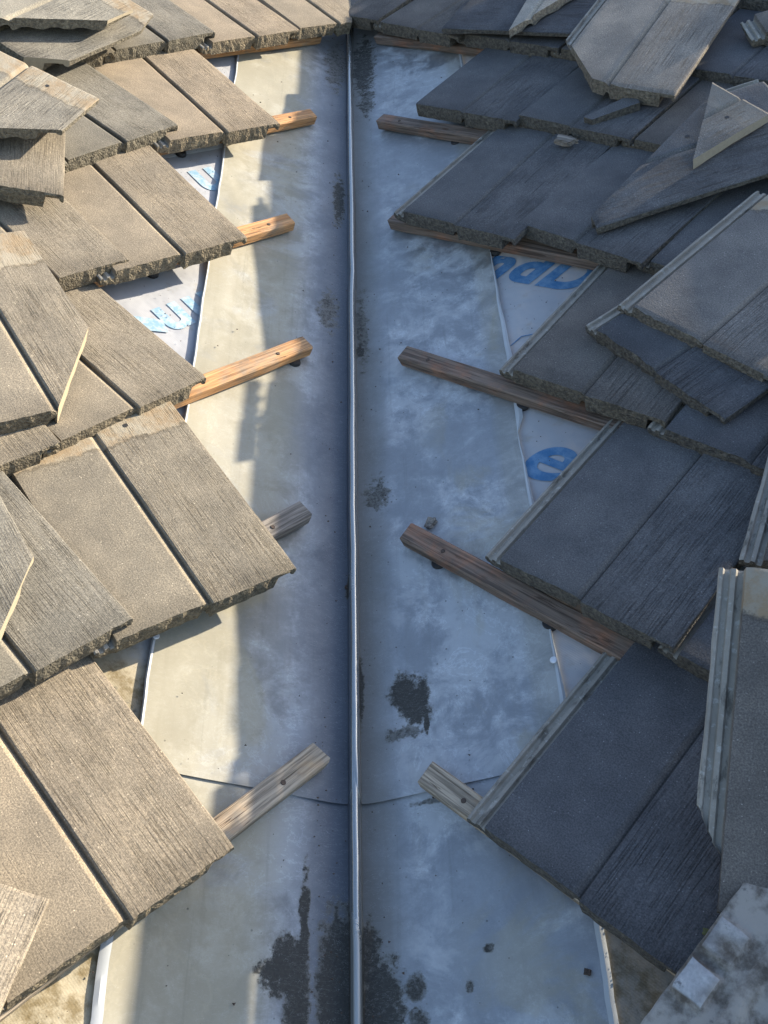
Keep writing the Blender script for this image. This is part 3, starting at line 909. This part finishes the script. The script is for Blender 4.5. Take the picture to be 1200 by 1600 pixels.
# right slope, courses from the bottom up
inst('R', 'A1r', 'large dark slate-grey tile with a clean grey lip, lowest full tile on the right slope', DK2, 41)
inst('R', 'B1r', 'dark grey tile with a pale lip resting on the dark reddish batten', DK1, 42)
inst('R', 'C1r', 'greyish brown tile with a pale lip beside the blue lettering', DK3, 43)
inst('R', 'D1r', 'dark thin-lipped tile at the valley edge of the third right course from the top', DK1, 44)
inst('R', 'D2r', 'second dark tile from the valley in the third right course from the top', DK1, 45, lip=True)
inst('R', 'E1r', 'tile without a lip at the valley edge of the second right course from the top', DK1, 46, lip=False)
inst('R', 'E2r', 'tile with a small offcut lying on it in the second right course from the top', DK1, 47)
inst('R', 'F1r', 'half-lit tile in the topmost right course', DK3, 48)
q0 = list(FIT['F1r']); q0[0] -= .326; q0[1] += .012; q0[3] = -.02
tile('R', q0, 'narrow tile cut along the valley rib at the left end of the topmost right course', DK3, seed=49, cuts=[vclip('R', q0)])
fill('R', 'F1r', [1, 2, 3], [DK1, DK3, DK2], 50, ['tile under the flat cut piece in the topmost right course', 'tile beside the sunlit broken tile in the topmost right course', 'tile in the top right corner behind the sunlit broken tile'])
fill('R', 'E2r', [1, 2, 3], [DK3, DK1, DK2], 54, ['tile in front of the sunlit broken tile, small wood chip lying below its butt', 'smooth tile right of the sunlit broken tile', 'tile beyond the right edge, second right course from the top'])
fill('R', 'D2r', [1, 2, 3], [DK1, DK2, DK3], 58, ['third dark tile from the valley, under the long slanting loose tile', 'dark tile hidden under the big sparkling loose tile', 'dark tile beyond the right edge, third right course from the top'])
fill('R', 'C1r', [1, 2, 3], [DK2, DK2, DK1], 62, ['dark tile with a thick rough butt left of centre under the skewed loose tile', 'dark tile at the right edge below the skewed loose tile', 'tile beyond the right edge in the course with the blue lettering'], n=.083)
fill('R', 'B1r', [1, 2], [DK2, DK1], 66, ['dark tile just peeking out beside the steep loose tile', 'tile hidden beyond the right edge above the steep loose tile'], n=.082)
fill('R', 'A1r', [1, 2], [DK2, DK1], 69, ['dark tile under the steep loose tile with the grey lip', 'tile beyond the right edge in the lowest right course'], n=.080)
for k in (6, 7, 8):
    for s_ in 'LR':
        for j in range(6):
            X = (3.40 + .315 * (k - 6) - P_ * (j + 1) + .02) * 1
            q = [X if s_ == 'L' else -X - TW, 3.66 + .343 * (k - 5), .084, .004 * (j % 3 - 1), -.066, 0]
            tile(s_, q, None, (BR1, GY1, BR3)[j % 3] if s_ == 'L' else (DK1, DK3, DK2)[j % 3], seed=80 + k * 12 + j)

# ------------------------------------------------------------------ loose tiles and offcuts
def loose(side, key, label, color, seed, off, cutsel, head=1.0, dn=0, q=None, name='loose_tile', cat='loose tile', **k):
    q0, pts = LOOSE[key]
    q = list(q or q0); q[2] += dn
    m = len(pts)
    cuts = []
    for i, kind in cutsel:
        a, b = pts[i % m], pts[(i + 1) % m]
        cx, cy = sum(p[0] for p in pts) / m, sum(p[1] for p in pts) / m
        cuts.append(orient(a, b, (cx, cy), kind))
    o = tile(side, q, label, color, head, seed, name=name, off=off, cuts=cuts, **k)
    o['category'] = cat
    o['group'] = 'loose and cut tiles lying on the courses'
    return o

# ---- left slope
loose('L', 'C3', 'big tan tile with a diagonal sawn side and pale head strip at the left edge', BR3, 201, (TA, .0), [(2, 'saw'), (3, 'saw')], length=.455)
loose('L', 'B3', 'grey pointed offcut with a bright sawn edge at the left edge, halfway down', GY2, 202, (TW, .2), [(2, 'saw'), (5, 'saw')], head=0)
loose('L', 'A3', 'pale pinkish offcut corner in the bottom left corner of the photo', (.31, .265, .205), 203, (TW, TL), [], head=0, rag=.5)
loose('L', 'T1b', 'grey offcut with a pale broken corner, under the topmost piece in the top left corner', GY2, 204, (.25, -.01), [(1, 'raw'), (2, 'saw'), (4, 'raw')])
loose('L', 'T1a', 'topmost offcut in the top left corner, scalloped underside casting a dark shadow', (.235, .222, .19), 205, (TA, .108), [(0, 'raw'), (1, 'saw'), (2, 'raw')])
loose('L', 'T3', 'loose straight-lying tile with vertical broom lines and a broken butt at the left edge', BR3, 206, (TW, 0), [], head=0, length=.37, rag=1.6)
loose('L', 'T2', 'offcut with a nail hole in its pale head strip, pointing right, upper left stack', (.225, .21, .18), 207, (TA, .306), [(7, 'raw')])
# ---- right slope
def loose_lines(side, key, label, color, seed, off, lines, inside, **k):
    """cuts given as explicit lines; 'inside' is a point that stays"""
    q0, pts = LOOSE[key]
    q = list(k.pop('q', q0)); q[2] += k.pop('dn', 0)
    cuts = [orient(a, b, inside, kd) for a, b, kd in lines]
    head = k.pop('head', 1.0)
    local = k.pop('local', None)
    o = tile(side, q, label, color, head, seed, name='loose_tile', off=off, cuts=cuts, local=local, **k)
    o['category'] = 'loose tile'
    o['group'] = 'loose and cut tiles lying on the courses'
    return o
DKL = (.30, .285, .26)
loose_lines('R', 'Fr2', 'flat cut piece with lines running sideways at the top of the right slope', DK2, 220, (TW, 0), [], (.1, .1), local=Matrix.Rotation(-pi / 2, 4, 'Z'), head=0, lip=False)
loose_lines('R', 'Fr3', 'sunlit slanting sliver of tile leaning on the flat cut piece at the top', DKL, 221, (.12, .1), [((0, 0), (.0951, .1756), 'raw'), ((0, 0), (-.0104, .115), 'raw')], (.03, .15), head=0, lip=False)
loose_lines('R', 'R9', 'small dark sliver of tile lying below the sunlit broken tile', DK1, 222, (.07, .15), [((0, 0), (.0208, .0139), 'raw'), ((.0208, .0139), (.0122, .1288), 'raw'), ((.0122, .1288), (-.0347, .1283), 'raw'), ((-.0347, .1283), (0, 0), 'raw')], (.002, .07), head=0, lip=False)
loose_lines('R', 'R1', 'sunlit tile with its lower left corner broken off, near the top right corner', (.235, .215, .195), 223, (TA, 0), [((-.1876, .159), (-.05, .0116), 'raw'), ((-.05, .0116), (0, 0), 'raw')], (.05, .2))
loose_lines('R', 'R3', 'long slanting dark tile with a diagonal cut end and broom lines along it', DK1, 224, (TA, .1263), [((.1125, -.1263), (-.1475, .2016), 'saw')], (.1, .2), length=.47, head=0)
loose_lines('R', 'R2', 'triangular offcut with a nail hole and a pale sparkling sawn edge', (.17, .165, .16), 225, (.26, TL - .2), [((-.2067, .2014), (0, 0), 'raw'), ((-.0154, .185), (0, 0), 'saw')], (-.05, .15), head=.25, lip=False)
loose_lines('R', 'R5', 'skewed dark blue-grey tile with a rough stepped butt under the sparkling tile', DK2, 226, (0, 0), [], (.1, .1), head=0, rag=1.8)
loose_lines('R', 'R4', 'big sparkling grey tile with a long pale lip at the right edge', (.150, .146, .146), 227, (0, 0), [], (.1, .1), rag=1.7)
loose_lines('R', 'R6', 'pale tile lip with black stains standing at the right edge above the steep loose tile', DK3, 228, (-.028, 0), [], (.1, .1), head=0, rag=1.5)
loose_lines('R', 'R7', 'steep loose tile with a wide grey lip broken near the bottom and a chalky head', DK3, 229, (0, 0), [], (.1, .1), lip_from=.115, rag=1.5)

def underside_piece():
    """a tile turned over: ribs, channels and square bearing pads face up"""
    NX, NY = 96, 72
    x0, x1, y0, y1 = -.14, .28, 0, .30
    def h(x, y):
        v = .0
        def box(cx, cy, hx, hy, hh, soft=.0035):
            dx, dy = abs(x - cx) - hx, abs(y - cy) - hy
            d = max(dx, dy)
            return hh * max(0, min(1, .5 - d / soft))
        pad = 0
        for cx, hh in ((-.016, .0058), (.040, .0080)):
            pad = max(pad, box(cx, .021, .0215, .019, hh))
        v += pad
        v += box(.07, .066, .25, .009, .006)
        v += .005 * max(0, min(1, (abs(x - .145) - .016) / -.006 + .5))
        v += box(-.03, .16, .008, .09, .009) + box(.06, .15, .008, .08, .008) + box(.20, .12, .010, .12, .009)
        v += .0022 * noise.noise(Vector((x * 40, y * 40, 3))) + .004 * noise.noise(Vector((x * 14, y * 14, 8)))
        return v
    vs, fs = [], []
    for j in range(NY + 1):
        for i in range(NX + 1):
            x = x0 + (x1 - x0) * i / NX; y = y0 + (y1 - y0) * j / NY
            e = .0012 * noise.noise(Vector((x * 60, 0, 2))) if j == 0 else 0
            vs.append((x, y + e, h(x, y)))
    for j in range(NY):
        for i in range(NX):
            a = j * (NX + 1) + i
            fs.append((a, a + 1, a + NX + 2, a + NX + 1))
    n0 = len(vs)
    edge = [i for i in range(NX + 1)] + [j * (NX + 1) + NX for j in range(1, NY + 1)] + [NY * (NX + 1) + i for i in range(NX - 1, -1, -1)] + [j * (NX + 1) for j in range(NY - 1, 0, -1)]
    for e in edge:
        vs.append((vs[e][0], vs[e][1], -.02))
    m = len(edge)
    for k in range(m):
        fs.append((edge[k], n0 + k, n0 + (k + 1) % m, edge[(k + 1) % m]))
    fs.append(tuple(range(n0 + m - 1, n0 - 1, -1)))
    return mesh_py('loose_tile', vs, fs, True)
BACK = None
def back_mat():
    n = NT('tile_underside')
    p = n.obj()
    x, y, z = n.sep(p)
    a = n.noise(p, 16, 6, .65)
    c = n.mix(n.ramp(a, .40, .58), (.085, .074, .064), (.27, .255, .235))
    padm = n.math('MULTIPLY', n.math('MULTIPLY', n.ramp(z, .0045, .0068), n.ramp(y, .05, .044)), n.ramp(x, .075, .065))
    c = n.mix(n.math('MULTIPLY', padm, n.ramp(x, .010, .016, .42, .72)), c, n.mix(n.noise(p, 260, 3), (.26, .28, .31), (.50, .52, .55)))
    c = n.mix(n.ramp(n.noise(p, 30, 5, .7), .60, .70, 0, .7), c, (.04, .04, .042))
    return n.out(c, .92, 0, n.bump(n.noise(p, 240, 4, .7), .7, .0015), .25)
q8 = LOOSE['R8'][0]
o = link('loose_tile', underside_piece(), [back_mat()])
o.matrix_world = pose('R', q8)
tag(o, 'tile lying upside down in the bottom right corner, square pad and ribs showing', 'loose tile', 'loose and cut tiles lying on the courses')

# nail holes and small dark holes, as flat black discs standing for their shaded insides
def hole(obj_key_label, x, y, r=.0035):
    o = next(o for o in COL.objects if o.get('label', '').startswith(obj_key_label))
    bm = bmesh.new()
    bmesh.ops.create_circle(bm, cap_ends=True, radius=r, segments=14)
    for v in bm.verts:
        v.co.x *= 1 + .2 * noise.noise(Vector((v.co.x * 900, v.co.y * 900, x)))
        v.co += Vector((x, y, .0022))
    me = bpy.data.meshes.new('nail_hole'); bm.to_mesh(me); bm.free()
    h = link('nail_hole', me, [BLACK], o)
hole('large grey-brown tile with a bare tan', TA + .055, TL - .030, .0045)
hole('large grey-brown tile with a bare tan', .045, TL - .033, .0045)
hole('offcut with a nail hole in its pale head', .062 + TA, .074 + .306, .004)
hole('triangular offcut with a nail hole', -.07 + .26, .135 + TL - .2, .005)
hole('long slanting dark tile', -.045 + TA, .13 + .1263, .005)

# ------------------------------------------------------------------ small things
def disc(name, side, X, v, n, r, hgt, mat, label, cat, group=None, tilt=(0, 0), dome=.35, squash=1):
    bm = bmesh.new()
    prev = None
    seg = 20
    prof_ = [(0.0001, hgt), (.5 * r, hgt - dome * hgt * .2), (.85 * r, hgt - dome * hgt * .55), (r, hgt * .45), (r, 0)]
    rings = []
    for rr, zz in prof_:
        rings.append([bm.verts.new((rr * cos(2 * pi * i / seg), rr * squash * sin(2 * pi * i / seg), zz)) for i in range(seg)])
    for a, b in zip(rings, rings[1:]):
        for i in range(seg):
            bm.faces.new((a[i], b[i], b[(i + 1) % seg], a[(i + 1) % seg]))
    bm.faces.new(rings[0])
    bmesh.ops.recalc_face_normals(bm, faces=bm.faces)
    me = bpy.data.meshes.new(name); bm.to_mesh(me); bm.free()
    o = link(name, me, [mat])
    o.matrix_world = pose(side, [X, v, n, 0, tilt[0], tilt[1]])
    return tag(o, label, cat, group)
NG = 'roofing nails holding the flashing hems'
disc('roofing_nail', 'R', -1.609, 2.240, .0165, .0058, .0022, NAIL, 'bright round nail head on the right flashing hem below the dark reddish batten', 'nail', NG, (.1, -.1))
disc('roofing_nail', 'L', 1.641, 2.275, .0165, .0055, .0026, NAIL, 'bright round nail head on the left flashing hem under the large bare tile', 'nail', NG, (.0, .1))
PG = 'black spacer pads under the battens'
for s_, X, v, lb in (('R', -1.888, 2.292, 'black pad under the dark reddish batten, near its free end'), ('R', -1.655, 2.295, 'black pad under the dark reddish batten, right of the flashing hem'),
                     ('R', -1.977, 2.667, 'black pad under the long brown batten on the right slope'), ('R', -2.31, 3.024, 'black pad under the thin red batten above the blue lettering'),
                     ('R', -2.675, 3.340, 'black pad under the reddish batten at the tile corner'), ('L', 2.262, 2.655, 'black pad under the free end of the fresh orange batten'),
                     ('L', 2.475, 3.338, 'black pad in shade under the second left course from the top'), ('L', 2.15, 2.998, 'black pad in the shade under the light brown tile')):
    disc('spacer_pad', s_, X, v, .003, .0135, .010, BLACK, lb, 'spacer pad', PG, dome=.1)

def chunk(name, side, X, v, n, size, mat, label, cat, seed, rot=0, tilt=(0, 0), split=False, color=None):
    bm = bmesh.new()
    bmesh.ops.create_cube(bm, size=1)
    bmesh.ops.subdivide_edges(bm, edges=bm.edges[:], cuts=4, use_grid_fill=True)
    for vv in bm.verts:
        c = vv.co.copy()
        k = noise.noise(c * 2.1 + Vector((seed, 0, 0)))
        vv.co = Vector((c.x * size[0] * (1 + .35 * k), c.y * size[1] * (1 + .3 * noise.noise(c * 3 + Vector((0, seed, 0)))), (c.z + .5) * size[2] * (1 + .4 * noise.noise(Vector((c.x * 2.5, seed, c.z))))))
        if split:
            vv.co.x += (c.y * .5 + .25 * noise.noise(Vector((c.y * 9, seed, 1)))) * size[0] * .6 * (1 if c.x > 0 else 0)
    me = bpy.data.meshes.new(name); bm.to_mesh(me); bm.free()
    o = link(name, me, [mat])
    if color: o.color = (*color, 0)
    o.matrix_world = pose(side, [X, v, n, rot, tilt[0], tilt[1]])
    return tag(o, label, cat)
chunk('wood_splinter', 'R', -1.953, 2.352, .004, (.013, .020, .013), WOOD_GREY, 'grey splinter of wood standing behind the end of the dark reddish batten', 'splinter', 3, .2, (.3, 0), True)
chunk('wood_chip', 'R', -2.335, 3.345, .070, (.040, .020, .014), WOOD_GREY, 'grey chip of wood poking out below a tile butt in front of the sunlit tile', 'wood chip', 5, .1, (0, .1), True)
chunk('rusty_clip', 'R', -1.322, 1.899, .008, (.008, .007, .005), RUSTY, 'small rusty clip against the right flashing hem near the bottom', 'clip', 9, .4)
chunk('debris_lump', 'L', 1.978, 2.172, .006, (.008, .016, .007), RUSTY, 'small dark lump of debris against the left side of the valley rib', 'debris', 12, .4)
chunk('moss_tuft', 'R', -1.2165, 2.012, .092, (.016, .007, .006), MOSS, 'dry moss tuft under the bottom corner of the steep loose tile', 'moss', 17, .4)
for i, (s_, X, v, sz) in enumerate((('L', 2.635, 3.59, .007), ('L', 2.645, 3.57, .006), ('L', 2.66, 3.58, .008), ('L', 2.62, 3.61, .005))):
    chunk('mortar_crumb', s_, X, v, .008, (sz, sz * .8, sz * .6), CORE, ('largest', 'second', 'third', 'smallest')[(1, 2, 0, 3)[i]] + ' of the mortar crumbs on the underlay below the topmost left course', 'crumb', 30 + i, i, color=(.25, .2, .16))['group'] = 'mortar crumbs on the underlay'

# stray grit scattered along the flashing and the tiles, far too many to count
def grit():
    rnd = random.Random(8)
    vs, fs = [], []
    def add(p, r):
        k = len(vs)
        R = Matrix.Rotation(rnd.random() * 6, 3, 'Z')
        for d in ((1, 0, 0), (-.5, .8, 0), (-.5, -.8, 0), (0, 0, .7), (.2, .1, -.6)):
            vs.append(p + R @ Vector(d) * r * (.7 + .6 * rnd.random()))
        fs.extend([(k, k + 1, k + 3), (k + 1, k + 2, k + 3), (k + 2, k, k + 3), (k + 1, k, k + 4), (k + 2, k + 1, k + 4), (k, k + 2, k + 4)])
    for _ in range(520):
        y = 2.05 + rnd.random() ** 1.5 * 3
        x = (rnd.random() * 2 - 1) * .28
        if rnd.random() < .5: x = rnd.choice((-1, 1)) * (.015 + .05 * rnd.random())
        add(plan(x, y, .006 + (.006 if y > 2.43 else 0) + (.0035 if abs(x) < .05 else 0)), .0009 + .0020 * rnd.random() ** 3)
    for _ in range(700):
        y = 2.0 + rnd.random() * 2.6
        x = rnd.choice((-1, 1)) * (.33 + .22 * rnd.random())
        add(plan(x, y, .006), .0009 + .0016 * rnd.random() ** 3)
    o = link('grit', mesh_py('grit', vs, fs), [RUSTY])
    tag(o, 'dark grit and crumbs strewn over flashing and underlay', 'grit', None, 'stuff')
grit()
# unseen tiles and offcuts added off frame; heights shaped to cast the valley shadow
def shadow_caster_tile(x, y, h, yaw, lb, seed, length=TL, under=1):
    for k in range(under + 1):
        a, b, nn = frame('R')
        P0 = plan(x, y, 0)
        q = [P0.dot(a), P0.dot(b), h - k * .021, yaw + .02 * k, 0, 0]
        q[1] = P0.x * b.x + P0.y * b.y + P0.z * b.z
        t = tile('R', q, '', (DK1, DK3, DK2)[seed % 3], 1.0, seed + k * 7, name='loose_tile', length=length, rag=.6)
        t['category'] = 'loose tile'
        t['group'] = 'unseen tiles added beyond the right edge to shape the shadow'
        t['label'] = ('added unseen tile ' + lb) if k == 0 else 'added unseen tile %s down %s' % (('one', 'two', 'three')[k - 1], lb)
Q = pi / 4
shadow_caster_tile(1.00, 4.92, .101, Q, 'beyond the top right corner, farthest up the roof', 301, .33)
shadow_caster_tile(1.01, 4.655, .131, Q - .05, 'beyond the top right corner, second from the far end', 302, .16)
shadow_caster_tile(1.00, 4.50, .104, Q, 'flat offcut beyond the top right corner, between two higher ones', 311, .16, under=0)
shadow_caster_tile(1.00, 4.19, .129, Q + .03, 'beyond the right edge, third from the far end', 303, .31)
shadow_caster_tile(1.00, 3.96, .110, Q, 'small offcut beyond the right edge, third course from the top', 304, .09, under=0)
shadow_caster_tile(1.01, 3.685, .095, Q, 'low flat one beyond the right edge, behind the triangular offcut', 305, .14, under=0)
shadow_caster_tile(1.00, 3.305, .124, Q - .01, 'beyond the right edge, level with the sparkling tile', 306, .37)
shadow_caster_tile(1.02, 3.225, .106, Q, 'narrow offcut beyond the right edge, level with the sparkling tile', 307, .07, under=0)
shadow_caster_tile(1.01, 3.015, .110, Q + .02, 'short one beyond the right edge, above the tall stacks', 308, .15)
shadow_caster_tile(1.00, 2.56, .176, Q - .02, 'on the upper tall stack beyond the right edge', 309, .42, under=3)
shadow_caster_tile(1.02, 2.13, .160, Q + .04, 'on the lower tall stack beyond the right edge', 310, .42, under=3)
